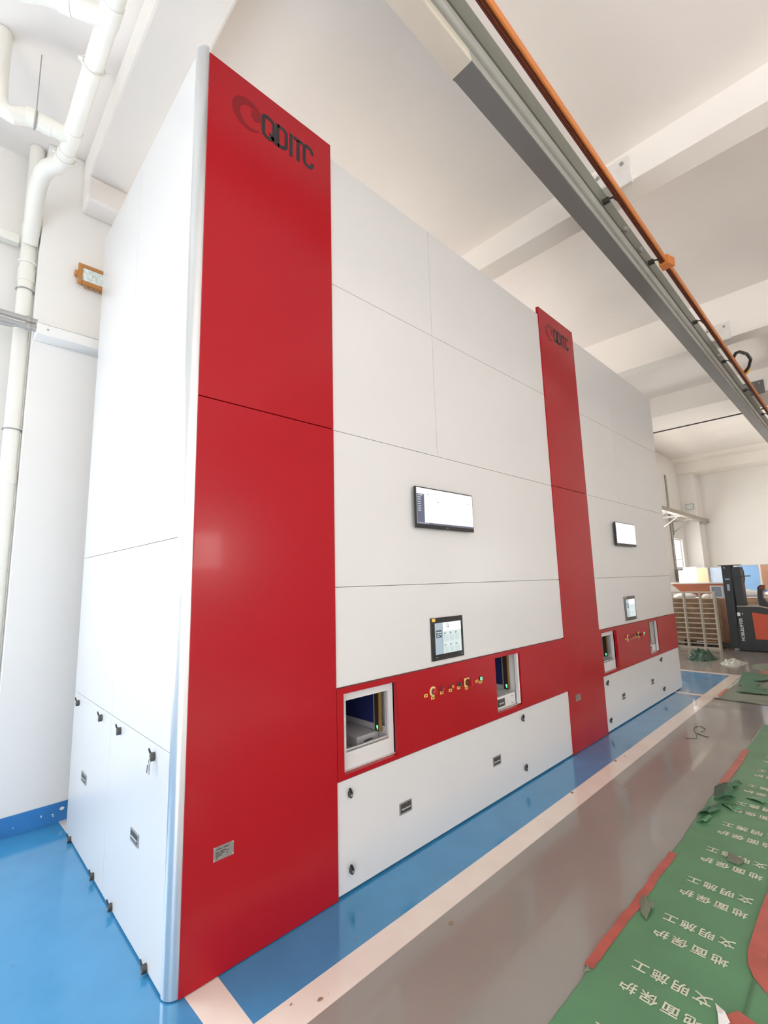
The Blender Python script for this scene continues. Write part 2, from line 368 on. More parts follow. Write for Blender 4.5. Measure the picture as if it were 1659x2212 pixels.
def latch(parent, c, axis, flip=1, lv=1.):
    # an oval lock body with a slanted cam lever
    n = Vector(axis); s = Vector((0, 0, 1)).cross(n) * flip; c = Vector(c); b = MB()
    pr = []
    for i in range(20):
        t = 2*math.pi*i/20; pr.append(c + s*(.013*math.cos(t)) + Vector((0, 0, .021*math.sin(t) - .004)))
    A = [b.bm.verts.new(q) for q in pr]; Bq = [b.bm.verts.new(q + n*.022) for q in pr]
    b.bm.faces.new(A); b.bm.faces.new(Bq[::-1])
    for i in range(20): b.bm.faces.new((A[i], Bq[i], Bq[(i+1) % 20], A[(i+1) % 20]))
    o = b.build('latch', 'darksteel', parent, bevel=.003)
    v = MB(); v.tube([c + n*.016 + Vector((0,0,.006)), c + n*(.018+.006*lv) + s*.008 + Vector((0,0,.020)), c + n*(.018+.010*lv) + s*.017 + Vector((0,0,.034))], [.009*lv, .0095*lv, .007*lv], 12)
    v.build('latch_lever', 'black', o, smooth=True)
    f = MB(); f.lathe(c + n*.021 + Vector((0,0,-.008)), n, [(0, .007), (.003, .007), (.004, .005)], 14); f.build('latch_keyway', 'steel', o)
    return o
def frame4(m, x0, x1, z0, z1, hx0, hx1, hz0, hz1, y0, y1):
    m.box(x0, hx0, y0, y1, z0, z1); m.box(hx1, x1, y0, y1, z0, z1); m.box(hx0, hx1, y0, y1, z0, hz0); m.box(hx0, hx1, y0, y1, hz1, z1)
def machine(x0, label, left_end):
    r = thing('storage_machine', (x0, 0, 0), label, 'storage machine', 'red and white storage machines in a row')
    X = lambda v: x0 + v
    P1 = (.928, 1.375, .645, 1.092); P2 = (2.54, 2.93, .66, 1.092)           # the two loading openings
    xe = X(UW) - (0 if not left_end else .002)
    m = MB(); xb = X(-.035) if left_end else X(.002)
    m.box(xb, xe, .022, D, .03, .61); m.box(xb, xe, .022, D, 1.13, HW)
    m.box(xb, X(P1[0]), .022, D, .61, 1.13); m.box(X(P1[1]), X(P2[0]), .022, D, .61, 1.13); m.box(X(P2[1]), xe, .022, D, .61, 1.13)
    for p in (P1, P2):
        m.box(X(p[0]), X(p[1]), .62, D, .61, 1.13)
        m.box(X(p[0]), X(p[1]), .022, .62, .61, p[2]); m.box(X(p[0]), X(p[1]), .022, .62, p[3], 1.13)
    m.build('housing', 'body', r)
    MB().box(xb + .02, xe - .01, .035, D - .02, 0.0, .03).build('plinth', 'black', r)
    g = .0018
    for (a, b, c, d) in ((.873, UW, .012, .609), (.873, UW, 1.132, 1.7236), (.873, UW, 1.7236, 2.7213), (.873, 1.915, 2.7213, 3.748), (1.915, UW, 2.7213, 3.748), (.873, 1.915, 3.748, HW), (1.915, UW, 3.748, HW)):
        MB().box(X(a)+g, X(b)-g, 0, .021, c+g, d-g).build('white_panel', 'panel', r, bevel=.001)
    top = MB().box(X(0), X(.869), -.012, .021, 2.7213+g*1.5, HR).build('column_panel', 'red', r, bevel=.0025)
    low = MB().box(X(0), X(.869), -.012, .021, .004, 2.7213-g*1.5).build('column_panel', 'red', r, bevel=.0025)
    q = MB(); qditc(q, x0, -.0135, -.0118); q.build('lettering', 'ink', top)
    q = MB(); emblem(q, x0, -.0132, -.0118); q.build('emblem', 'emblem', top)
    # red band with its two openings
    b = MB(); frame4(b, X(.873), X(1.95), .614, 1.126, X(P1[0]-.004), X(P1[1]), P1[2]-.004, P1[3], -.009, .034); frame4(b, X(1.95), X(UW), .614, 1.126, X(P2[0]), X(P2[1]), P2[2]-.004, P2[3], -.009, .034); b.build('red_band', 'red', r)
    # opening with a white surround
    po = MB(); frame4(po, X(P1[0]-.003), X(P1[1]+.003), P1[2]-.01, P1[3]+.003, X(.976), X(1.335), .739, 1.038, .036, .05)
    port = po.build('loading_port', 'panel', r)
    rw = X(1.345)
    MB().box(X(.976)-.02, rw, .60, .615, .65, 1.06).build('port_back', 'navy', port)
    MB().box(rw-.012, rw-.002, .158, .60, .806, 1.06).build('side_lining', 'navy', port)
    MB().box(rw-.012, rw-.002, .05, .60, .64, .806).box(rw-.012, rw-.002, .05, .07, .806, 1.06).build('side_wall', 'greybed', port)
    MB().box(X(.95), rw-.012, .06, .60, .645, .70).build('port_bed', 'greybed', port, bevel=.004)
    dr = MB().box(X(1.14), rw-.014, .13, .42, .70, .768).build('inner_drawer', 'greybed', port, bevel=.006)
    MB().tube([(X(1.20), .128, .73), (X(1.21), .118, .738), (X(1.25), .116, .74), (X(1.27), .128, .735)], .004, 8).build('drawer_handle', 'black', dr)
    lc = MB().box(rw-.045, rw-.013, .098, .135, .775, 1.05).build('light_curtain', 'brown', port)
    MB().box(rw-.046, rw-.02, .089, .097, .775, 1.05).build('curtain_edge', 'brass', lc)
    MB().box(rw-.047, rw-.02, .1355, .142, .775, 1.06).build('curtain_edge', 'silver', lc)
    MB().box(rw-.0462, rw-.0452, .104, .116, .795, .812).box(rw-.0462, rw-.0452, .106, .112, .785, .797).build('indicator', 'greenled', port)
    MB().tube([(X(.977), .044, .752), (X(1.334), .044, .752)], .009, 10).build('lip_bar', 'silver', port, smooth=True)
    # open port with a drawer below
    po = MB().box(X(P2[1])-.012, X(P2[1])+.0, .036, .60, .66, 1.09); rw = X(P2[1])
    port = po.build('drawer_port', 'panel', r)
    MB().box(X(P2[0])-.01, rw-.012, .60, .615, .66, 1.09).build('port_back', 'navy', port)
    MB().box(rw-.03, rw-.013, .150, .60, .80, 1.09).build('side_lining', 'navy', port)
    MB().box(rw-.04, rw-.013, .0, .026, .668, 1.09).build('door_jamb', 'panel', port)
    MB().box(rw-.031, rw-.013, .0265, .034, .70, 1.085).build('door_track', 'black', port)
    lc = MB().box(rw-.045, rw-.014, .100, .142, .77, 1.085).build('light_curtain', 'brown', port)
    MB().box(rw-.046, rw-.02, .092, .0995, .77, 1.085).build('curtain_edge', 'brass', lc)
    MB().box(rw-.046, rw-.02, .1425, .152, .77, 1.085).build('curtain_edge', 'silver', lc)
    MB().box(rw-.0462, rw-.0452, .108, .122, .795, .812).box(rw-.0462, rw-.0452, .110, .117, .783, .797).build('indicator', 'greenled', port)
    d = MB().box(X(P2[0])+.012, rw-.05, .03, .05, .664, .762).box(X(P2[0])+.012, rw-.045, .05, .58, .74, .758)
    d = d.build('drawer', 'panel', port, bevel=.002)
    MB().box(X(2.60), X(2.705), .0255, .031, .683, .742).build('drawer_pull', 'darksteel', d)
    MB().box(X(2.618), X(2.69), .0235, .0256, .702, .714).build('drawer_bail', 'silver', d)
    for z in (.68, .736): MB().box(X(2.815), X(2.838), .027, .031, z, z + .004).build('hinge_mark', 'darksteel', d)
    for k, (a, c) in enumerate(((2.575, .14), (2.60, .12), (2.66, .07))):
        MB().lathe((X(a), c, .758), (0, 0, 1), [(0, .006), (.004, .006), (.005, .003)], 10).build('tray_pin', 'navy', d)
    # the operator controls
    yb = -.009
    def label(cx, cz, wd=.034, ht=.020):
        o = MB().box(X(cx)-wd/2, X(cx)+wd/2, yb-.0025, yb, cz-ht/2, cz+ht/2).build('label_plate', 'yellow', r)
        MB().box(X(cx)-wd*.3, X(cx)-wd*.02, yb-.0031, yb-.0024, cz-.004, cz+.004).box(X(cx)+wd*.04, X(cx)+wd*.3, yb-.0031, yb-.0024, cz-.004, cz+.004).build('label_print', 'ink', o)
    for c, z in ((1.658, .952), (1.732, .925), (1.833, .942), (1.933, .942), (2.034, .943), (2.131, .925), (2.269, .953), (2.319, .940)): label(c, z)
    e = MB().lathe((X(1.735), yb, .968), (0, -1, 0), [(0, .034), (.004, .034), (.005, .032)], 28).build('emergency_stop', 'cream', r)
    MB().lathe((X(1.735), yb-.005, .968), (0, -1, 0), [(0, .012), (.012, .012), (.013, .022), (.022, .023), (.028, .018), (.030, .0)], 24).build('stop_button', 'buttonred', e, smooth=True)
    MB().lathe((X(1.735), yb-.0045, .968), (0, -1, 0), [(0, .022), (.006, .021)], 24).build('stop_collar', 'steel', e)
    for c, z, mm in ((1.838, .968, 'buttonred'), (1.947, .968, 'buttonorange'), (2.042, .968, 'buttongreen')):
        o = MB().lathe((X(c), yb, z), (0, -1, 0), [(0, .0165), (.004, .0165), (.006, .0145), (.014, .014)], 22).build('push_button', 'darksteel', r)
        MB().lathe((X(c), yb-.009, z), (0, -1, 0), [(0, .0125), (.010, .0125), (.014, .009), (.015, 0)], 22).build('button_cap', mm, o, smooth=True)
    o = MB().box(X(2.106), X(2.166), yb-.004, yb, .937, .997).build('main_switch', 'cream', r, bevel=.001)
    MB().lathe((X(2.138), yb-.004, .966), (0, -1, 0), [(0, .024), (.012, .024), (.016, .020), (.022, .019)], 22).build('switch_boss', 'maroon', o, smooth=True)
    MB().box(X(2.132), X(2.144), yb-.052, yb-.018, .944, .988).build('switch_handle', 'buttonred', o, bevel=.003)
    o = MB().lathe((X(2.322), yb, .966), (0, -1, 0), [(0, .019), (.005, .019), (.006, .017)], 22).build('power_button', 'black', r)
    MB().lathe((X(2.322), yb-.006, .966), (0, -1, 0), [(0, .0125), (.003, .0125)], 22).build('power_ring', 'greenled', o)
    MB().lathe((X(2.322), yb-.009, .966), (0, -1, 0), [(0, .006), (.002, .006)], 16).build('power_cap', 'buttongreen', o)
    # lower panel fittings
    for c, z in ((.964, .53), (.965, .125), (2.914, .54), (2.914, .136)): latch(r, (X(c), 0, z), (0, -1, 0), -1)
    for c in (1.430, 2.494): pull(r, X(c), .304, .114, .070, 0)
    o = MB().box(X(.138), X(.238), -.0145, -.012, .487, .547).build('name_plate', 'steel', r)
    m = MB()
    for z, u0, u1 in ((.535, .150, .178), (.5352, .186, .212), (.522, .148, .165), (.522, .17, .2), (.514, .148, .19), (.506, .148, .178), (.498, .150, .158), (.518, .205, .212), (.508, .2, .21)):
        m.box(X(u0), X(u1), -.0151, -.0144, z - .0022, z + .0022)
    m.build('plate_print', 'darksteel', o)
    for a in (.142, .234):
        for z in (.491, .543): MB().lathe((X(a), -.0145, z), (0, -1, 0), [(0, .0032), (.0015, .003), (.002, .001)], 10).build('plate_rivet', 'silver', o)
    return r
m1 = machine(0, 'nearest white storage machine, with the wide red column and the silver corner profile', True)
m2 = machine(UW, 'farther white storage machine', False)
m2['label'] = 'farther white storage machine with a narrow looking red column, ending near the slatted gate'
# left end of the first machine: corner profile and cladding
pr = [(-.052 + .052*(1-math.cos(t*math.pi/24)), -.004 + .058*(1-math.sin(t*math.pi/24))) for t in range(13)] + [(-.004, .054)]
MB().prism(pr, 'z', .006, 4.838).build('corner_profile', 'silver', m1, smooth=True)
MB().prism([(p[0]*.96 - .001, p[1]*.96 + .002) for p in pr], 'z', 4.838, 4.852).build('profile_cap', 'panel', m1)
xl = -.05; g = .0016
for (a, b, c, d) in ((.056, 1.0213, .012, .9933), (1.0213, D, .012, .9933), (.056, 1.0213, .9933, 1.9936), (1.0213, D, .9933, 1.9936), (.056, 1.0213, 1.9936, 4.80), (1.0213, D, 1.9936, 4.80)):
    MB().box(xl, xl + .014, a+g, b-g, c+g, d-g).build('side_panel', 'panel', m1, bevel=.001)
for y, z in ((1.865, .935), (1.232, .944), (.825, .945), (.253, .940), (1.847, .024), (1.212, .037), (.817, .038), (.245, .030)): latch(m1, (xl, y, z), (-1, 0, 0), -1, .5)
pull(m1, 1.584, .49, .13, .062, 0, 'x', xl); pull(m1, .488, .493, .125, .060, 0, 'x', xl)
# keys left in the lock
k = thing('key_bunch', (xl - .03, .243, .915), 'small bunch of keys hanging from the lock near the silver corner', 'keys')
MB().tube([(xl-.027, .243 + .012*math.cos(t), .918 + .012*math.sin(t)) for t in [i*math.pi/9 for i in range(19)]], .0016, 6).build('key_ring', 'steel', k)
MB().box(xl-.029, xl-.026, .236, .246, .884, .908).box(xl-.029, xl-.026, .238, .242, .862, .884).build('key', 'steel', k)
MB().prism([(.246, .906), (.254, .906), (.262, .868), (.257, .866)], 'x', xl-.033, xl-.031).build('key', 'darksteel', k)

# ------------------------------------------------------------------ screens on the machines
def monitor(x0, label, dark):
    t = thing('wall_monitor', (x0 + 1.94, 0, 2.13), label, 'monitor', 'wide monitors on the machines')
    a, b = x0 + 1.59, x0 + 2.292
    MB().box(a + .18, b - .18, -.026, -.001, 2.2, 2.38).build('mount', 'black', t)
    m = MB().box(a, b, -.046, -.026, 2.131, 2.439).build('casing', 'black', t, bevel=.003)
    z0, z1 = 2.162, 2.430
    MB().box(a + .008, b - .008, -.0475, -.0462, z0, z1).build('screen', 'screenpink' if dark else 'screenwhite', t)
    if not dark:
        sc = MB().box(a + .008, a + .09, -.0482, -.0474, z0 + .012, z1 - .045).build('side_menu', 'screengrey', t)
        q = MB()
        for i in range(8): q.box(a + .018, a + (.07 if i == 0 else .052), -.0488, -.0481, z1 - .058 - i*.0165, z1 - .053 - i*.0165)
        q.build('menu_text', 'screenpale', sc)
        q = MB().box(a + .008, b - .008, -.0482, -.0474, z0, z0 + .0115); tb = q.build('task_bar', 'screengrey', t)
        q = MB()
        for i in range(7): q.box(a + .024 + i*.017, a + .031 + i*.017, -.0488, -.0481, z0 + .003, z0 + .009)
        q.build('task_icons', 'screenpale', tb)
        q = MB()
        for (u, v, wd) in ((.12, .222, .03), (.63, .195, .016), (.50, .172, .012), (.22, .192, .012), (.36, .178, .006), (.24, .172, .02), (.655, .165, .006)):
            q.box(a + u, a + u + wd, -.0482, -.0474, z0 + v, z0 + v + .006)
        q.build('screen_text', 'screenmid', t)
    MB().box((a+b)/2 - .014, (a+b)/2 + .014, -.0468, -.0458, 2.143, 2.148).build('badge', 'steel', t)
monitor(0, 'wide black monitor with a bright page and dark side menu, above the first touch panel', False)
monitor(UW, 'wide black monitor with a blank pinkish screen on the farther machine', True)
def touch_panel(x0, label):
    t = thing('touch_panel', (x0 + 1.933, 0, 1.17), label, 'touch screen', 'touch panels on the machines')
    a, b = x0 + 1.743, x0 + 2.122
    MB().box(a, b, -.012, -.0005, 1.169, 1.475).build('bezel', MT['bezel'], t, bevel=.004)
    c, d, e, f = a + .04, b - .03, 1.212, 1.436
    MB().box(c, d, -.0132, -.0121, e, f).build('screen', 'screenpale', t)
    MB().box(c, c + .082, -.0138, -.0131, e, f).build('screen_menu', 'screenmid', t)
    q = MB().box(c + .008, c + .072, -.0143, -.0137, e + .118, e + .172).build('menu_block', 'screendark', t)
    w_ = MB()
    for i in range(3):
        w_.box(c + .014 + i*.018, c + .026 + i*.018, -.0147, -.0142, e + .152, e + .160); w_.box(c + .014 + i*.019, c + .028 + i*.019, -.0147, -.0142, e + .138, e + .143)
    w_.box(c + .014, c + .044, -.0147, -.0142, e + .126, e + .130).build('menu_text', 'screenpale', q)
    MB().box(c + .082, c + .086, -.0139, -.0131, e, f).build('screen_divider', 'screendark', t)
    MB().box(c + .088, d, -.0138, -.0131, f - .062, f).build('screen_header', 'screenwhite', t)
    q = MB()
    q.ribbon([(c + .148 + .012*math.cos(v), f - .024 + .012*math.sin(v)) for v in [i*.5 for i in range(13)]], .004, -.0144, -.0137)
    q.box(c + .154, c + .164, -.0144, -.0137, f - .038, f - .034)
    for r_ in range(2):
        for k_ in range(3):
            u = c + .10 + k_*.066; v = f - .088 - r_*.085
            q.box(u + .004, u + .010, -.0144, -.0137, v, v + .016); q.box(u + .018, u + .023, -.0144, -.0137, v + .004, v + .014)
    q.build('screen_text', 'screendark', t)
    for r_ in range(2):
        for k_ in range(3):
            u = c + .098 + k_*.066; v = f - .150 - r_*.085 + .012; MB().box(u, u + .052, -.0141, -.0131, v, v + .045).build('screen_tile', 'screenmid2', t)
    MB().box(a + .010, a + .046, -.0135, -.0121, 1.448, 1.470).build('sticker', 'yellow', t)
    MB().box(b - .035, b - .022, -.0128, -.0119, 1.188, 1.192).build('badge', 'silver', t)
    MB().box(a + .04, a + .065, -.0128, -.0119, 1.190, 1.194).build('maker_mark', 'steel', t)
MT['bezel'] = mat('gloss_black_bezel', (.02, .02, .022), .12, coat=.3)
MT['screenmid2'] = mat('screen_tile', (.02, .02, .02), .25, emit=(.62, .74, .73), estr=1.48)
touch_panel(0, 'black framed touch screen with a yellow sticker above the coloured push buttons, nearer one')
touch_panel(UW, 'farther black framed touch screen below the monitor with the pinkish screen')

# ------------------------------------------------------------------ crane runway overhead
ridge = [(-.955, 4.995)]
for k in range(11):
    a = math.radians(-100 + k*200/10); ridge.append((-.958 - .038*math.cos(a), 5.046 + .038*math.sin(a)))
ridge += [(-.955, 5.10)]
t = thing('crane_rail', (1, -.92, 4.85), 'long overhead crane rail running above the front of the machines', 'crane rail')
MB().prism([(-.85, 4.868), (-.955, 4.965), (-.953, 4.995), (-.955, 5.14), (-.972, 5.145), (-.972, 5.318), (-.85, 5.318)], 'x', -5.3, 19.4).build('rail_web', 'railweb', t)
MB().prism(ridge, 'x', -5.3, 19.4).build('rail_bead', 'raillit', t, smooth=True)
for a, b, mm, ml in ((-5.3, 1.195, 'railbeige', 'railbeige'), (1.2, 19.4, 'railgrey', 'raillit')):
    o = MB().prism([(-.85, 4.85), (-.988, 4.85), (-.988, 4.866), (-.85, 4.866)], 'x', a, b).build('rail_flange', mm, t)
    if mm == 'railbeige': o['label'] = 'beige flange plate'
    MB().prism([(-.989, 4.864), (-.992, 4.868), (-.974, 4.955), (-.96, 4.964), (-.90, 4.87)], 'x', a, b).build('flange_lip', ml, t)
MB().box(1.19, 1.203, -.992, -.847, 4.8475, 4.8505).build('flange_joint', 'railgrey', t)
t = thing('conductor_rail', (1, -1.14, 5.04), 'orange conductor bar running beside the overhead crane rail', 'conductor rail')
MB().box(-5.3, 19.4, -1.166, -1.112, 5.062, 5.115).build('conductor_housing', 'orange', t, bevel=.008)
MB().box(-5.3, 19.4, -1.124, -1.112, 5.046, 5.062).box(-5.3, 19.4, -1.142, -1.134, 5.05, 5.062).build('contact_slot', 'maroon', t)
MB().box(-5.3, 19.4, -1.166, -1.154, 5.046, 5.062).build('housing_lip', 'orange', t)
for x in (3.3, 4.56, 6.4, 8.19, 10, 12, 14, 16, 18):
    q = MB().tube([(x, -.976, 5.17), (x, -1.02, 5.175), (x, -1.06, 5.17), (x, -1.075, 5.15), (x, -1.09, 5.12), (x, -1.113, 5.10)], .009, 8)
    q.box(x-.02, x+.02, -1.03, -.9755, 5.15, 5.19); q.build('clip', 'darksteel', t)
q = MB(); q.prism([(4.47, -1.18), (4.60, -1.215), (4.60, -1.09), (4.47, -1.09)], 'z', 5.03, 5.13); q.build('joint_cover', MT['orange'], t, bevel=.005)
for i, x in enumerate((3.815, 4.251, 7.858)):
    o = MB().box(x-.025, x+.025, -1.0, -.976, 5.15, 5.19).lathe((x, -1.0, 5.17), (0, -1, 0), [(0, .012), (.03, .012)], 10).build('clamp_bolt', 'silver', None, loc=(x, -.976, 5.17))
    tag(o, ('first bright clamp bolt along the grey crane rail, from the near end', 'second bright clamp bolt along the grey crane rail, just past the first', 'far bright clamp bolt on the crane rail near the black cable loop')[i], 'bolt', 'clamp bolts on the crane rail')
for i, (x, lab) in enumerate(((3.45, 'white rail hanger bolted to the nearer ceiling beam above the orange bar'), (7.72, 'white rail hanger on the second ceiling beam'), (10.95, 'grey rail hanger on the wide beam beyond the black cable loop'))):
    t = thing('rail_hanger', (x - .03, -1.05, 5.35), lab, 'bracket', 'hangers holding the crane rail')
    mm = 'concrete' if i < 2 else 'railgrey'
    MB().box(x-.03, x-.002, -1.2, -.84, 5.32, 5.60).build('hanger_plate', mm, t, bevel=.004)
    MB().box(x-.14, x-.031, -1.09, -.86, 5.319, 5.345).box(x-.05, x-.031, -1.06, -1.02, 5.345, 5.5).build('hanger_foot', mm, t, bevel=.003)
    for y, z in ((-1.13, 5.54), (-.91, 5.54)): MB().lathe((x-.03, y, z), (-1, 0, 0), [(0, .018), (.014, .018), (.015, .01)], 8).build('hanger_bolt', 'steel', t)
t = thing('feeder_cable', (8.8, -1.12, 5.11), 'black looped cable with a yellow gland on the conductor bar', 'cable')
MB().tube([(8.05, -1.15, 5.142), (8.06, -1.18, 5.20), (8.14, -1.22, 5.24), (8.30, -1.29, 5.23), (8.48, -1.31, 5.19), (8.68, -1.25, 5.14), (8.84, -1.19, 5.14), (8.93, -1.15, 5.142)], .024, 10).build('cable_loop', 'black', t, smooth=True)
MB().lathe((8.80, -1.225, 5.15), (.8, .35, .0), [(0, .035), (.07, .035), (.07, .045), (.13, .045), (.13, .03), (.16, .03)], 12).build('cable_gland', 'yellow', t)
t = thing('sprinkler_pipe', (12.2, 0, 5.3), 'thin dark pipe slung under the wide beam beyond the machine', 'pipe')
MB().tube([(12.15, -5, 5.33), (12.15, 2.59, 5.33)], .016, 10).build('pipe_run', 'truckgrey', t, smooth=True)

# ------------------------------------------------------------------ drain pipes and cable runs at the left
t = thing('drain_pipe', (-.42, .8, 5.1), 'white plastic drain pipe under the ceiling turning down into a vertical stack beside the pilaster', 'pipe')
MB().tube([(-.425, -.36, 5.655), (-.425, -.36, 5.22), (-.425, -.345, 5.15), (-.425, -.30, 5.11), (-.425, -.22, 5.1), (-.425, 1.62, 5.1)], .055, 24).build('main_run', 'pvc', t, smooth=True)
el = [(-.425, 1.62, 5.1), (-.426, 1.70, 5.1), (-.436, 1.76, 5.098), (-.465, 1.81, 5.09), (-.505, 1.86, 5.08), (-.532, 1.93, 5.06), (-.542, 2.04, 5.02), (-.541, 2.16, 4.95), (-.537, 2.29, 4.82), (-.535, 2.38, 4.70)]
MB().tube(el, [.058, .062, .062, .062, .061, .06, .06, .06, .06, .058], 24).build('elbow', 'pvc', t, smooth=True)
for y, wd in ((.34, .13), (1.38, .14), (1.60, .07)):
    MB().tube([(-.425, y, 5.1), (-.425, y+wd, 5.1)], .060, 24).build('coupling', 'pvc', t)
for y in (.80, 1.68):
    q = MB().tube([(-.425 + .066*math.cos(a), y, 5.1 + .066*math.sin(a)) for a in [i*math.pi/10 for i in range(21)]], .006, 8)
    q.box(-.51, -.485, y-.012, y+.012, 5.095, 5.105).box(-.365, -.34, y-.012, y+.012, 5.095, 5.105).tube([(-.425, y, 5.165), (-.425, y, 5.655)], .005, 6); q.build('hanger_clamp', 'pvc', t)
def arcp(p): return p
q = MB().tube([(-.43, 1.46, 5.1), (-.56, 1.47, 5.1), (-.66, 1.48, 5.10), (-.72, 1.49, 5.085), (-.77, 1.49, 5.05), (-.82, 1.49, 5.06), (-.85, 1.49, 5.12), (-.86, 1.49, 5.3), (-.86, 1.49, 5.655)], .056, 20); q.build('branch', 'pvc', t, smooth=True)
for x0 in (-.60, -.70): MB().tube([(x0, 1.475, 5.1), (x0+.05, 1.472, 5.1)], .060, 20).build('branch_coupling', 'pvc', t)
q = MB().tube([(-.43, .45, 5.1), (-.52, .48, 5.1), (-.60, .52, 5.11), (-.66, .55, 5.13), (-.74, .58, 5.12), (-.82, .6, 5.08), (-.95, .62, 5.08), (-1.1, .62, 5.2), (-1.12, .62, 5.655)], .056, 20); q.build('branch', 'pvc', t, smooth=True)
for x0, y0, z0 in ((-.60, .52, 5.11), (-.74, .58, 5.12)): MB().tube([(x0, y0, z0), (x0 - .06, y0 + .022, z0 + .004)], .0605, 20).build('branch_coupling', 'pvc', t)
q = MB().tube([(-.64, 1.48, 5.16), (-.64, 1.48, 5.655)], .004, 6).tube([(-.64, 1.48 + .062*math.cos(a), 5.1 + .062*math.sin(a)) for a in [i*math.pi/8 for i in range(17)]], .005, 6); q.build('hanger_rod', 'steel', t)
MB().tube([(-.535, 2.42, .002), (-.535, 2.42, 5.655)], .055, 24).build('stack_run', 'pvc', t, smooth=True)
for z in (4.78, 4.52, 4.36, 2.6): MB().tube([(-.535, 2.42, z), (-.535, 2.42, z + (.11 if z != 4.52 else .02))], .061 if z != 4.52 else .068, 24).build('stack_collar', 'pvc', t)
for z in (4.28, 3.05):
    q = MB().tube([(-.535 + .062*math.cos(a), 2.42 + .062*math.sin(a), z) for a in [i*math.pi/10 for i in range(21)]], .005, 6).box(-.485, -.472, 2.41, 2.43, z-.012, z+.012); q.build('stack_clamp', 'steel', t)
o = MB().box(-2.6, -.60, 2.46, 2.53, 4.72, 4.80).build('cable_duct', 'pvc', None, loc=(-1, 2.5, 4.72), bevel=.004); tag(o, 'white square duct meeting the vertical drain stack high on the left wall', 'duct')
GC = 'grey conduits at the end of the cable trunking'
for z, y, lab in ((3.925, 2.20, 'upper of the two grey conduits running into the white trunking'), (3.855, 2.18, 'lower of the two grey conduits running into the white trunking')):
    t = thing('conduit', (-.8, y, z), lab, 'conduit', GC)
    MB().tube([(-2.8, y, z), (-.455, y, z)], .024, 14).build('conduit_run', 'greyconduit', t, smooth=True)
    MB().tube([(-.53, y, z), (-.50, y, z)], .032, 14).build('conduit_nut', 'greyconduit', t)
o = MB().tube([(-.75, 2.12, 3.80), (-.70, 2.12, 3.792), (-.62, 2.12, 3.80), (-.58, 2.12, 3.81)], [.006, .014, .012, .004], 10).build('cable_tie', 'greyconduit', None, loc=(-.7, 2.12, 3.8)); tag(o, 'loose grey strap hanging below the lower conduit', 'strap')
t = thing('cable_trunking', (0, 2.2, 3.80), 'white box trunking across the pilaster behind the machine', 'trunking')
MB().box(-.462, .44, 2.11, 2.283, 3.80, 3.885).build('trunk_body', 'wall', t, bevel=.004)
MB().box(-.466, .44, 2.105, 2.2, 3.886, 3.892).build('trunk_lid', 'pvc', t)
MB().lathe((-.39, 2.11, 3.845), (0, -1, 0), [(0, .009), (.003, .009), (.004, .005)], 12).build('trunk_screw', 'greyconduit', t)
MB().tube([(-.20, 2.15, 3.903), (.40, 2.15, 3.903)], .011, 10).build('trunk_conduit', 'greyconduit', t, smooth=True)
t = thing('flood_light', (-.04, 2.26, 4.42), 'orange brown flood light with a white lens on the pilaster, half hidden by the machine', 'light')
def tilt(p): return p
q = MB(); frame4(q, -.20, .20, 4.415, 4.605, -.165, .165, 4.452, 4.575, 2.215, 2.245); q.box(-.19, .19, 2.245, 2.262, 4.425, 4.595); q.build('lamp_casing', 'orangebrown', t, bevel=.006)
MB().box(-.165, .165, 2.228, 2.244, 4.452, 4.575).build('lamp_lens', 'led', t)
MB().lathe((-.20, 2.24, 4.505), (-1, 0, 0), [(0, .03), (.02, .03), (.024, .02)], 16).lathe((.20, 2.24, 4.505), (1, 0, 0), [(0, .03), (.02, .03)], 16).build('lamp_pivot', 'orangebrown', t)
MB().box(-.15, .15, 2.262, 2.283, 4.47, 4.54).build('lamp_bracket', 'orangebrown', t)
for i in range(7): MB().box(-.14 + i*.04, -.128 + i*.04, 2.225, 2.262, 4.402, 4.4145).build('cooling_fin', 'orangebrown', t)

# ------------------------------------------------------------------ green floor film with its print
def nz(x, y, s, o=0): return noise.noise(Vector((x*s, y*s, o)))
def edge(x): return -1.182 + .010*nz(x, 0, 2.3) + .006*nz(x, 0, 9, 3)
def hm(x, y):
    e = max(0, 1 - (edge(x) - y)/.10)
    h = .004 + .0018*(nz(x, y, 5) + .5) + .008*e*max(0, nz(x, y, 8, 5))
    rg = math.exp(-((x - 3.62)/.42)**2) * max(0, 1 - (edge(x) - y)/.42)
    h += rg*.030*abs(nz(x, y*.6, 6, 2))
    return h
def sheet(name, m, xs, ys, hf, label, ef, thick=.002, back=None):
    b = MB(); V = {}
    for i, x in enumerate(xs):
        for j, s in enumerate(ys):
            y = ef(x) + (back(x) - ef(x))*s
            V[i, j] = b.bm.verts.new((x, y, hf(x, y)))
    for i in range(len(xs)-1):
        for j in range(len(ys)-1): b.bm.faces.new((V[i, j], V[i+1, j], V[i+1, j+1], V[i, j+1]))
    o = b.build(name, m, None, smooth=True, loc=(sum(xs)/len(xs), ef(xs[0]), 0))
    md = o.modifiers.new('thickness', 'SOLIDIFY'); md.thickness = thick; md.offset = -1
    return tag(o, label, 'floor film')
rng = lambda a, b, n: [a + (b-a)*i/n for i in range(n+1)]
film = sheet('floor_film', 'matgreen', rng(.55, 6.15, 220), [0, .006, .02, .04, .07, .1, .15, .2, .3, .4, .5, .6, .7, .8, .9, 1.0], hm, 'long green floor film printed with pale characters, its red taped edge facing the machine', edge, back=lambda x: -1.80)
def char_T(x, y): return Matrix.Translation((x, y, .0022)) @ Matrix.Rotation(math.pi/2, 4, 'Z')
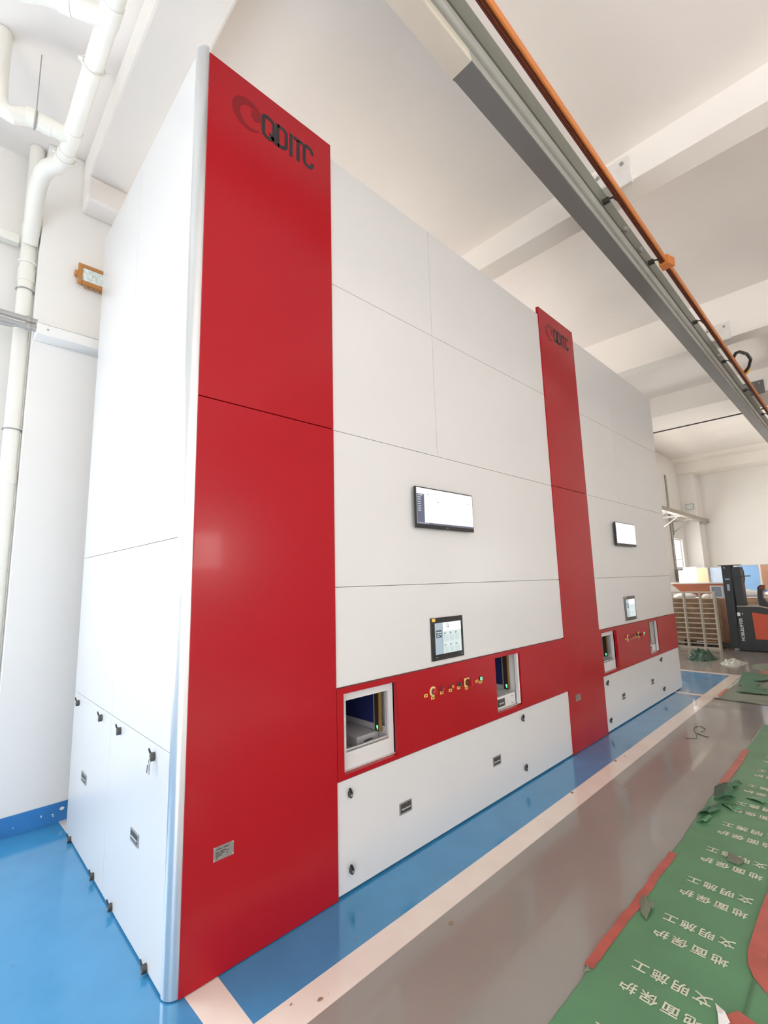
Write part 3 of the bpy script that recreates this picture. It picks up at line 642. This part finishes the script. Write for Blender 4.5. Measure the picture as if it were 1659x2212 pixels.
for kx in range(-1, 11):
    x1 = 1.393 + .4285*kx; x2 = x1 + .146
    for txt, xc in (('地面保护', x1), ('文明施工', x2)):
        if xc < .6 or xc > 6.05: continue
        for i, chh in enumerate(txt):
            yc = -1.583 + i*.0795 - .005*max(0, kx)
            T = char_T(xc, yc) @ Matrix.Diagonal((1.0, .98, 1, 1))
            text_mesh(chh, .068, T, 'printed_character', 'lettering', film, extrude=.0002, hf=hm, bold=.0011)
def strip(name, pts, wd, m, parent, hf, lift):
    b = MB(); P = [Vector(p) for p in pts]; L = []; n0 = len(P)
    for i, p in enumerate(P):
        d = (P[min(i+1, n0-1)] - P[max(i-1, 0)]).normalized(); nn = Vector((-d.y, d.x)); k_ = wd*(.5 + .08*nz(i*.9, 0, 1.7))
        A, B_ = p + nn*k_, p - nn*k_
        L.append([b.bm.verts.new((q.x, q.y, hf(q.x, q.y) + lift + dz)) for q in (A, B_) for dz in (0, .0006)])
    for a, c in zip(L, L[1:]):
        b.bm.faces.new((a[1], a[3], c[3], c[1])); b.bm.faces.new((a[0], c[0], c[2], a[2])); b.bm.faces.new((a[0], a[1], c[1], c[0])); b.bm.faces.new((a[2], c[2], c[3], a[3]))
    b.bm.faces.new((L[0][0], L[0][2], L[0][3], L[0][1])); b.bm.faces.new((L[-1][0], L[-1][1], L[-1][3], L[-1][2]))
    return b.build(name, m, parent)
ht = lambda x, y: max(.0005, hm(x, y)) if y < edge(x) else max(.0006, .004*(1 - (y - edge(x))/.02))
strip('red_tape', [(x, edge(x) - .006 - .004*math.sin(x*3)) for x in rng(1.375, 2.62, 30)], .044, 'tape', film, lambda x, y: hm(x, y), .002)
strip('red_tape', [(x, edge(x) - .012) for x in rng(3.98, 5.07, 24)], .055, 'tape', film, lambda x, y: hm(x, y), .002)
# torn folds along the edge
def flap(pts, m, parent, name='torn_flap'):
    b = MB(); c = Vector((sum(p[0] for p in pts)/len(pts), sum(p[1] for p in pts)/len(pts), sum(p[2] for p in pts)/len(pts)))
    V = [b.bm.verts.new(p) for p in pts]; V2 = [b.bm.verts.new((p[0], p[1], p[2] + .002)) for p in pts]
    cv = b.bm.verts.new(c + Vector((0, 0, .006))); cb = b.bm.verts.new(c + Vector((0, 0, .003))); n0 = len(pts)
    for i in range(n0):
        j = (i+1) % n0; b.bm.faces.new((V2[i], V2[j], cv)); b.bm.faces.new((V[j], V[i], cb)); b.bm.faces.new((V[i], V[j], V2[j], V2[i]))
    return b.build(name, m, parent)
def curl(hx, hy, ang, wd, ln, rise, seed, m='matdark'):
    # a torn tongue of film hinged at (hx, hy), lifted and bent over, with a ragged free edge
    b = MB(); V = {}; n, k = 10, 8; ca, sa = math.cos(ang), math.sin(ang)
    for i in range(n+1):
        u = i/n - .5; L_ = ln*(1 + .35*nz(u*3, 0, 2.2, seed))
        for j in range(k+1):
            v = j/k; d = L_*(v - .25*v*v); z = .006 + rise*math.sin(v*2.4)*(1 + .5*nz(u*2, v, 2, seed+3)) + .004*nz(u*4, v*3, 2, seed)
            x, y = u*wd*(1 - .3*v), d
            V[i, j] = b.bm.verts.new((hx + x*ca - y*sa, hy + x*sa + y*ca, max(.004, z)))
    for i in range(n):
        for j in range(k): b.bm.faces.new((V[i, j], V[i+1, j], V[i+1, j+1], V[i, j+1]))
    o = b.build('torn_flap', m, film, smooth=True); md = o.modifiers.new('thickness', 'SOLIDIFY'); md.thickness = .0015
    return o
curl(3.40, -1.20, 2.9, .26, .10, .035, 1); curl(3.75, -1.18, 3.3, .30, .17, .055, 2); curl(4.00, -1.20, 2.7, .20, .15, .045, 3)
curl(3.62, -1.30, 2.2, .14, .16, .02, 6, 'matgreen'); curl(3.86, -1.40, 2.6, .10, .16, .02, 7, 'matgreen'); curl(3.22, -1.21, 3.0, .16, .06, .02, 9, 'matgreen')
for pts in ([(2.0, -1.195, .010), (2.04, -1.21, .03), (1.95, -1.265, .022), (1.86, -1.27, .010), (1.90, -1.23, .012)],
            [(1.975, -1.20, .012), (2.01, -1.26, .026), (1.96, -1.275, .02)],
            [(1.33, -1.175, .008), (1.37, -1.18, .02), (1.345, -1.20, .016)],
            [(2.74, -1.45, .008), (2.84, -1.44, .018), (2.80, -1.53, .016), (2.73, -1.51, .01)]):
    flap(pts, 'matgrey', film, 'torn_film')
film2 = sheet('floor_film', 'matgreen', rng(.9, 5.6, 90), [0, .02, .06, .12, .25, .5, .75, 1.0], lambda x, y: .0075 + .002*(nz(x, y, 4, 7) + .6), 'second green floor film overlapping the printed one at the right edge of the picture', lambda x: -1.715 + .012*nz(x, 2, 2), back=lambda x: -2.75)
strip('red_tape', [(2.9, -1.712), (2.6, -1.702), (2.35, -1.70), (2.1, -1.70), (1.97, -1.703), (1.88, -1.718), (1.82, -1.745), (1.77, -1.785), (1.74, -1.84), (1.72, -1.92)], .07, 'tape', film2, lambda x, y: .011, .0015)
o = flap([(1.50, -1.66, .010), (1.56, -1.70, .014), (1.53, -1.80, .016), (1.42, -1.80, .012), (1.40, -1.72, .011)], 'tape', film2, 'torn_tape')
flap([(1.545, -1.625, .009), (1.51, -1.665, .022), (1.47, -1.69, .02), (1.43, -1.66, .01), (1.49, -1.645, .018)], 'plasticwhite', film2, 'torn_film')
film3 = sheet('floor_film', 'matgrey', rng(7.17, 9.5, 60), [0, .03, .1, .2, .3, .4, .5, .6, .7, .8, .9, 1], lambda x, y: .004 + .02*max(0, nz(x*1.0, y*2.2, 2.2, 4)) + .004*nz(x, y, 9), 'dusty green floor film with dark folds in front of the reach truck', lambda x: -.50 + .012*nz(x, 1, 3), back=lambda x: -2.2)
strip('red_tape', [(x, -.525) for x in rng(7.18, 7.9, 14)], .05, 'tape', film3, lambda x, y: .012, .002)
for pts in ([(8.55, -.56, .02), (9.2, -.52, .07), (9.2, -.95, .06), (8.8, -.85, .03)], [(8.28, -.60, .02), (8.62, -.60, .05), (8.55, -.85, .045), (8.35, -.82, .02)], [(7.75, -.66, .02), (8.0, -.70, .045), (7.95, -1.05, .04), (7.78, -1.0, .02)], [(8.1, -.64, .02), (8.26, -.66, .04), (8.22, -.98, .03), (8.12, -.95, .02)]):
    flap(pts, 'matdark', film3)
# crumpled heaps further on
def heap(name, m, c, rx, ry, h, seed, label, cat, n=22, thin=True):
    b = MB(); V = {}
    for i in range(n+1):
        for j in range(n+1):
            u, v = 2*i/n - 1, 2*j/n - 1; d = math.sqrt(u*u + v*v)
            k_ = max(0, 1 - d**2.2) * (.55 + .9*abs(nz(u, v, 2.6, seed))) + .05*abs(nz(u, v, 6, seed))
            wob = 1 + .22*nz(u, v, 1.6, seed + 9)
            V[i, j] = b.bm.verts.new((c[0] + u*rx*wob, c[1] + v*ry*wob, c[2] + max(.001, h*k_)))
    for i in range(n):
        for j in range(n):
            u, v = 2*(i+.5)/n - 1, 2*(j+.5)/n - 1
            if u*u + v*v < 1.02 + .15*nz(u, v, 3, seed): b.bm.faces.new((V[i, j], V[i+1, j], V[i+1, j+1], V[i, j+1]))
    for v in [v for v in b.bm.verts if not v.link_faces]: b.bm.verts.remove(v)
    o = b.build(name, m, None, loc=c)
    md = o.modifiers.new('thickness', 'SOLIDIFY'); md.thickness = .003
    return tag(o, label, cat)
heap('crumpled_tarp', 'tarp', (10.78, .44, 0), .40, .26, .20, 3, 'dark green crumpled tarpaulin on the floor in front of the slatted gate', 'tarp')
heap('plastic_film', 'filmgrey', (10.45, -.16, 0), .36, .2, .09, 11, 'whitish crumpled plastic film beside the dark green tarpaulin', 'film')
heap('plastic_film', 'matgrey', (10.35, -.72, 0), .42, .28, .045, 21, 'flattened greenish plastic sheet on the floor in front of the reach truck', 'film')
t = thing('loose_cord', (5.35, -.72, 0), 'thin grey cord curled on the grey floor by the white stripe', 'cord')
for pts in ([(5.15, -.75), (5.34, -.70), (5.41, -.665), (5.5, -.64), (5.59, -.64), (5.64, -.68), (5.56, -.74), (5.46, -.75), (5.42, -.72)], [(5.35, -.69), (5.32, -.73), (5.28, -.78), (5.28, -.83)], [(5.08, -.66), (5.14, -.74)]):
    MB().tube([(x, y, .0035) for x, y in pts], .0032, 6).build('cord_strand', 'cord', t)
GD = 'dark crumbs on the white stripe'
for i, (x, y, s, wh) in enumerate(((.43, -.44, .010, 'largest dark crumb on the white stripe near the picture bottom'), (.33, -.37, .005, 'small dark crumb on the stripe corner by the red column'), (3.02, -.355, .012, 'dark crumb on the stripe beside the second red column'), (3.94, -.355, .013, 'dark crumb on the stripe below the farther machine'), (4.13, -.38, .009, 'small dark crumb just beyond the one below the farther machine'), (1.17, -.56, .011, 'pale brown crumb on the grey floor just off the stripe'))):
    b = MB(); b.sphere((x, y, s*.25), s, (1.3, .8, .3))
    for v in b.bm.verts: v.co += Vector((nz(v.co.x, v.co.y, 120, i), nz(v.co.x, v.co.y, 120, i+4), 0)) * s*.5
    o = b.build('debris', 'osb', None, loc=(x, y, 0)); tag(o, wh, 'debris', GD)

# ------------------------------------------------------------------ goods and truck at the far end
GG = 'cream slatted gates leaning together'
def gate(x, dy, lab):
    t = thing('slatted_gate', (x, .8, 0), lab, 'gate', GG)
    q = MB(); q.box(x, x+.04, .36+dy, .40+dy, 0, 1.32); q.box(x, x+.04, 1.52+dy, 1.56+dy, 0, 1.32); q.box(x, x+.04, .40+dy, 1.52+dy, .0, .045); q.box(x, x+.04, .40+dy, 1.52+dy, 1.285, 1.32)
    q.build('gate_frame', 'gate', t, bevel=.003)
    for c in (.665, 1.0, 1.27): MB().box(x+.005, x+.035, c-.016+dy, c+.016+dy, .045, 1.285).build('gate_upright', 'gate', t)
    for i in range(10):
        z = .125 + i*.115; MB().box(x+.012, x+.03, .40+dy, 1.52+dy, z-.009, z+.009).build('gate_slat', 'gate', t)
    for c in (.62, 1.2): MB().lathe((x, c+dy, .022), (-1, 0, 0), [(0, .012), (.006, .012)], 8).build('gate_bolt', 'darksteel', t)
gate(12.2, 0, 'front one of two cream slatted metal gates standing past the machine')
gate(12.27, -.012, 'rear slatted metal gate showing just behind the front one')
def crate(x0, x1, y0, y1, z1, mm, lab, grp, slat=None):
    t = thing('wooden_crate', ((x0+x1)/2, (y0+y1)/2, 0), lab, 'crate', grp)
    MB().box(x0+.03, x1-.03, y0+.03, y1-.03, .09, z1-.03).build('crate_box', mm, t)
    q = MB()
    for y in (y0, y1-.08): q.box(x0, x0+.03, y, y+.08, .0, z1)
    q.box(x0, x0+.03, y0+.08, y1-.08, z1-.10, z1); q.box(x0, x0+.03, y0+.08, y1-.08, .09, .17)
    q.build('crate_batten', slat or mm, t)
    MB().box(x0, x1, y0, y0+.08, 0, .09).box(x0, x1, (y0+y1)/2-.04, (y0+y1)/2+.04, 0, .09).box(x0, x1, y1-.08, y1, 0, .09).build('crate_runner', 'osb', t)
    return t
GCR = 'wooden crates past the machine'
crate(12.95, 14.1, .42, 2.2, 1.13, 'osb', 'brown plywood crate behind the slatted gates', GCR)
crate(13.4, 14.5, -1.9, .22, 1.13, 'pine', 'pale pine crate behind the orange and black truck', GCR, 'pine')
for i, y in enumerate((-.40, -.30, -.72, -1.1)):
    pass
q = thing('cloth_bundle', (13.6, 1.6, 1.13), 'white bundle of sheet on the brown crate behind the gates', 'bundle')
def lump(name, m, c, rx, ry, h, seed, parent):
    b = MB(); b.sphere(c, 1.0, (rx, ry, h))
    for v in b.bm.verts:
        d = v.co - Vector(c); v.co += d * (.35*nz(v.co.x, v.co.y, 4, seed) + .15*nz(v.co.x, v.co.z, 11, seed)); v.co.z = max(v.co.z, c[2] - h*.35)
    return b.build(name, m, parent, smooth=True)
lump('bundle', 'plasticwhite', (13.35, 1.22, 1.16), .33, .22, .085, 3, q)
q = thing('cloth_bundle', (13.6, .75, 1.13), 'grey white folded wrap on the brown crate, close to the truck mast', 'bundle')
lump('bundle', 'plasticwhite', (13.55, .76, 1.155), .17, .13, .07, 8, q)
q = thing('cloth_bundle', (13.7, -.05, 1.13), 'white wrapped roll on the pale crate right of the truck mast', 'bundle')
lump('bundle', 'plasticwhite', (13.7, -.02, 1.20), .3, .30, .13, 14, q)
q = thing('cloth_bundle', (13.7, -.5, 1.13), 'small white wrap on the pale crate next to the truck handle', 'bundle')
lump('bundle', 'plasticwhite', (13.7, -.52, 1.18), .25, .18, .12, 19, q)
t = thing('open_box', (13.05, .43, 1.13), 'white framed box standing on the crate beside the truck mast', 'box')
q = MB(); frame4(q, 0, .26, 0, .30, .03, .23, .03, .27, 0, .03)
for v in q.bm.verts: v.co = Vector((13.02 + v.co.y, .60 - v.co.x, 1.135 + v.co.z))
q.build('box_frame', 'plasticwhite', t); MB().box(13.05, 13.30, .345, .595, 1.135, 1.43).build('box_body', 'greyblue', t)
o = MB().prism([(.46, 1.131), (1.30, 1.131), (1.42, 1.27), (1.62, 1.47), (.42, 1.47)], 'x', 13.75, 13.79).build('sheet_board', 'orangeboard', None, loc=(13.77, 1, 1.27)); tag(o, 'red brown board on edge on top of the brown crate', 'board')
o2 = MB().box(13.70, 13.95, .40, 1.86, 1.472, 1.50).build('white_panel_sheet', 'plasticwhite', None, loc=(13.8, 1, 1.472)); tag(o2, 'thin white sheet lying along the top of the red brown board', 'sheet')
o = MB().prism([(1.34, 1.131), (1.85, 1.131), (1.85, 1.47), (1.66, 1.47), (1.46, 1.27)], 'x', 13.74, 13.80).build('sheet_board', 'plasticwhite', None, loc=(13.77, 1.6, 1.25)); tag(o, 'white board end beside the machine corner on the brown crate', 'board')
GB = 'boards standing in a row by the far wall'
for (x, y0, y1, z1, mm, lab) in ((16.2, 1.88, 2.05, 1.84, 'paleyellow', 'pale yellow board standing left in the row of boards by the far wall'),
        (16.0, 1.50, 1.86, 1.93, 'plasticwhite', 'white board standing between the pale yellow and the peach board'),
        (15.9, 1.20, 1.49, 1.90, 'peach', 'narrow peach board standing left of the grey blue board'),
        (15.95, .70, 1.185, 1.89, 'greyblue', 'grey blue board standing behind the truck mast'),
        (15.6, -.05, .42, 1.925, 'blueboard', 'light blue board standing right of the truck mast'),
        (15.9, -1.5, -.06, 1.93, 'peach', 'large peach board standing at the right edge of the picture')):
    t = thing('standing_board', (x, (y0+y1)/2, 0), lab, 'board', GB)
    MB().box(x, x+.035, y0, y1, 0, z1).build('board', mm, t)
    MB().box(x-.004, x+.04, y0, y1, z1, z1+.012).build('board_edge', 'greyblue' if mm != 'plasticwhite' else 'plasticwhite', t)
    if mm == 'blueboard': MB().box(x-.01, x, y0-.2, y1, 1.20, 1.245).build('board_rail', 'blueedge', t)
    if mm == 'peach' and y0 < 0: MB().box(x-.003, x, y0, y1, 1.66, 1.665).box(x-.003, x, -.5, -.47, 1.35, 1.5).build('board_seam', 'pine', t)
# pedestrian reach truck
t = thing('reach_truck', (12.5, -.3, 0), 'black and orange red pedestrian reach truck with a tall mast past the machine', 'truck')
MB().box(12.38, 12.46, .03, .195, .06, 1.905).box(12.72, 12.80, .03, .195, .06, 1.905).box(12.34, 12.84, -.13, .25, 1.905, 1.92).build('outer_mast', 'truckblack', t, bevel=.004)
MB().box(12.42, 12.76, -.15, .0, .1, 1.87).build('inner_mast', 'truckgrey', t, bevel=.004)
MB().tube([(12.40, -.17, 1.85), (12.39, -.205, 1.78), (12.39, -.21, 1.6), (12.40, -.19, 1.5)], .016, 8).build('mast_hose', 'black', t, smooth=True)
MB().box(12.36, 12.80, -.27, .02, 1.645, 1.665).build('mast_crossbar', 'truckgrey', t)
MB().box(12.376, 12.38, .06, .15, 1.58, 1.61).box(12.376, 12.38, .08, .13, 1.33, 1.48).box(12.376, 12.38, .13, .15, 1.84, 1.88).build('mast_sticker', 'greyblue', t)
MB().tube([(12.5, -.075, .1), (12.5, -.075, 1.85)], .03, 10).build('lift_chain', 'steel', t)
MB().prism([(.02, .04), (.20, .04), (.17, .55), (.06, .55)], 'x', 12.36, 12.82).build('mast_foot', 'truckblack', t, bevel=.006)
MB().prism([(.05, .02), (-.95, .02), (-.95, .88), (-.60, .93), (-.42, .975), (.0, .975)], 'x', 12.37, 12.95).build('chassis', 'truckgrey', t, bevel=.02)
MB().prism([(.06, .015), (-1.0, .015), (-1.0, .24), (-.27, .25), (.0, .21)], 'x', 12.36, 12.96).build('lower_skirt', 'truckblack', t, bevel=.01)
MB().prism([(-.265, .855), (-.60, .80), (-.96, .72), (-.96, .27), (-.275, .27)], 'x', 12.345, 12.371).build('side_cover', 'truckred', t, bevel=.006)
MB().prism([(.0, .976), (-.40, .976), (-.62, .93), (-.96, .88), (-.96, .90), (-.60, .95), (-.40, .995), (.0, .99)], 'x', 12.38, 12.94).build('top_deck', 'gate', t)
MB().prism([(-.385, .98), (-.535, .96), (-.545, 1.05), (-.47, 1.17), (-.475, 1.30), (-.50, 1.41), (-.44, 1.45), (-.395, 1.40), (-.375, 1.2)], 'x', 12.55, 12.75).build('tiller', 'truckblack', t, bevel=.012)
MB().box(12.53, 12.77, -.515, -.435, 1.34, 1.45).build('tiller_head', 'maroonhead', t, bevel=.015)
MB().tube([(12.57, -.53, 1.38), (12.56, -.585, 1.3), (12.56, -.59, 1.15), (12.57, -.56, .97)], .012, 8).build('tiller_cable', 'greyconduit', t, smooth=True)
MB().box(12.364, 12.371, -.05, .005, .77, .845).build('rating_sticker', 'whiteprint', t)
MB().prism([(-.08, .825), (-.095, .80), (-.105, .808), (-.095, .832)], 'x', 12.364, 12.371).build('warning_sticker', 'whiteprint', t)
T = Matrix(((0, 0, -1, 12.368), (0, 1, 0, 0), (1, 0, 0, 0), (0, 0, 0, 1)))
T = Matrix.Translation((12.368, -.052, .468)) @ Matrix(((0, 0, -1, 0), (0, 1, 0, 0), (1, 0, 0, 0), (0, 0, 0, 1))).to_4x4()
text_mesh('NOBLELIFTER', .082, T, 'truck_lettering', 'whiteprint', t, extrude=.001, bold=.001)
for y in (-.15, -.8): MB().lathe((12.45, y, .075), (1, 0, 0), [(0, .072), (.08, .072)], 18).build('wheel', 'rubber', t)
for x in (12.42, 12.74): MB().box(x, x+.12, .20, .95, .05, .09).build('fork', 'truckblack', t, bevel=.004)
# back wall fittings at the far end
t = thing('jib_rail', (19, 2.1, 3.7), 'cream crane rail on triangular brackets along the far back wall', 'rail')
MB().box(13.8, 20.9, 1.93, 2.02, 3.66, 3.80).box(13.8, 20.9, 1.90, 2.05, 3.655, 3.668).build('rail_bar', 'gate', t)
MB().box(20.9, 20.96, 1.92, 2.03, 3.66, 3.83).build('end_stop', 'black', t)
for x in (15.2, 16.6, 18.2, 19.9):
    yb = 2.598 if x < 19.4 else 2.078
    q = MB().box(x-.03, x+.03, 1.91, yb, 3.59, 3.645)
    if x < 19.4: q.tube([(x, 2.0, 3.59), (x, 2.57, 3.2)], .022, 6).box(x-.03, x+.03, 2.54, yb, 3.12, 3.6)
    q.build('rail_bracket', 'greyconduit', t)
t = thing('wall_flood_light', (19.70, 2.3, 4.2), 'small grey flood light on the corner pilaster at the far end', 'light')
MB().box(19.66, 19.70, 2.17, 2.42, 4.15, 4.36).build('lamp_casing', 'steel', t, bevel=.01); MB().box(19.70, 19.749, 2.26, 2.32, 4.22, 4.30).build('lamp_bracket', 'steel', t); MB().box(19.652, 19.66, 2.19, 2.40, 4.17, 4.34).build('lamp_lens', 'led', t)
t = thing('wall_cabinet', (18.15, 2.5, 1.5), 'small grey electrical box below the conduit on the far back wall', 'cabinet')
MB().box(17.95, 18.45, 2.42, 2.598, 1.49, 1.9).build('cabinet_box', 'railgrey', t, bevel=.006); MB().box(17.98, 18.42, 2.413, 2.42, 1.52, 1.87).build('cabinet_door', 'railgrey', t)
o = MB().tube([(17.99, 2.56, 1.905), (17.99, 2.56, 5.3)], .03, 10).box(18.05, 18.12, 2.55, 2.598, 1.905, 3.6).build('wall_conduit', 'greyconduit', None, loc=(17.99, 2.56, 1.9)); tag(o, 'grey vertical conduit pair beside the far window', 'conduit')
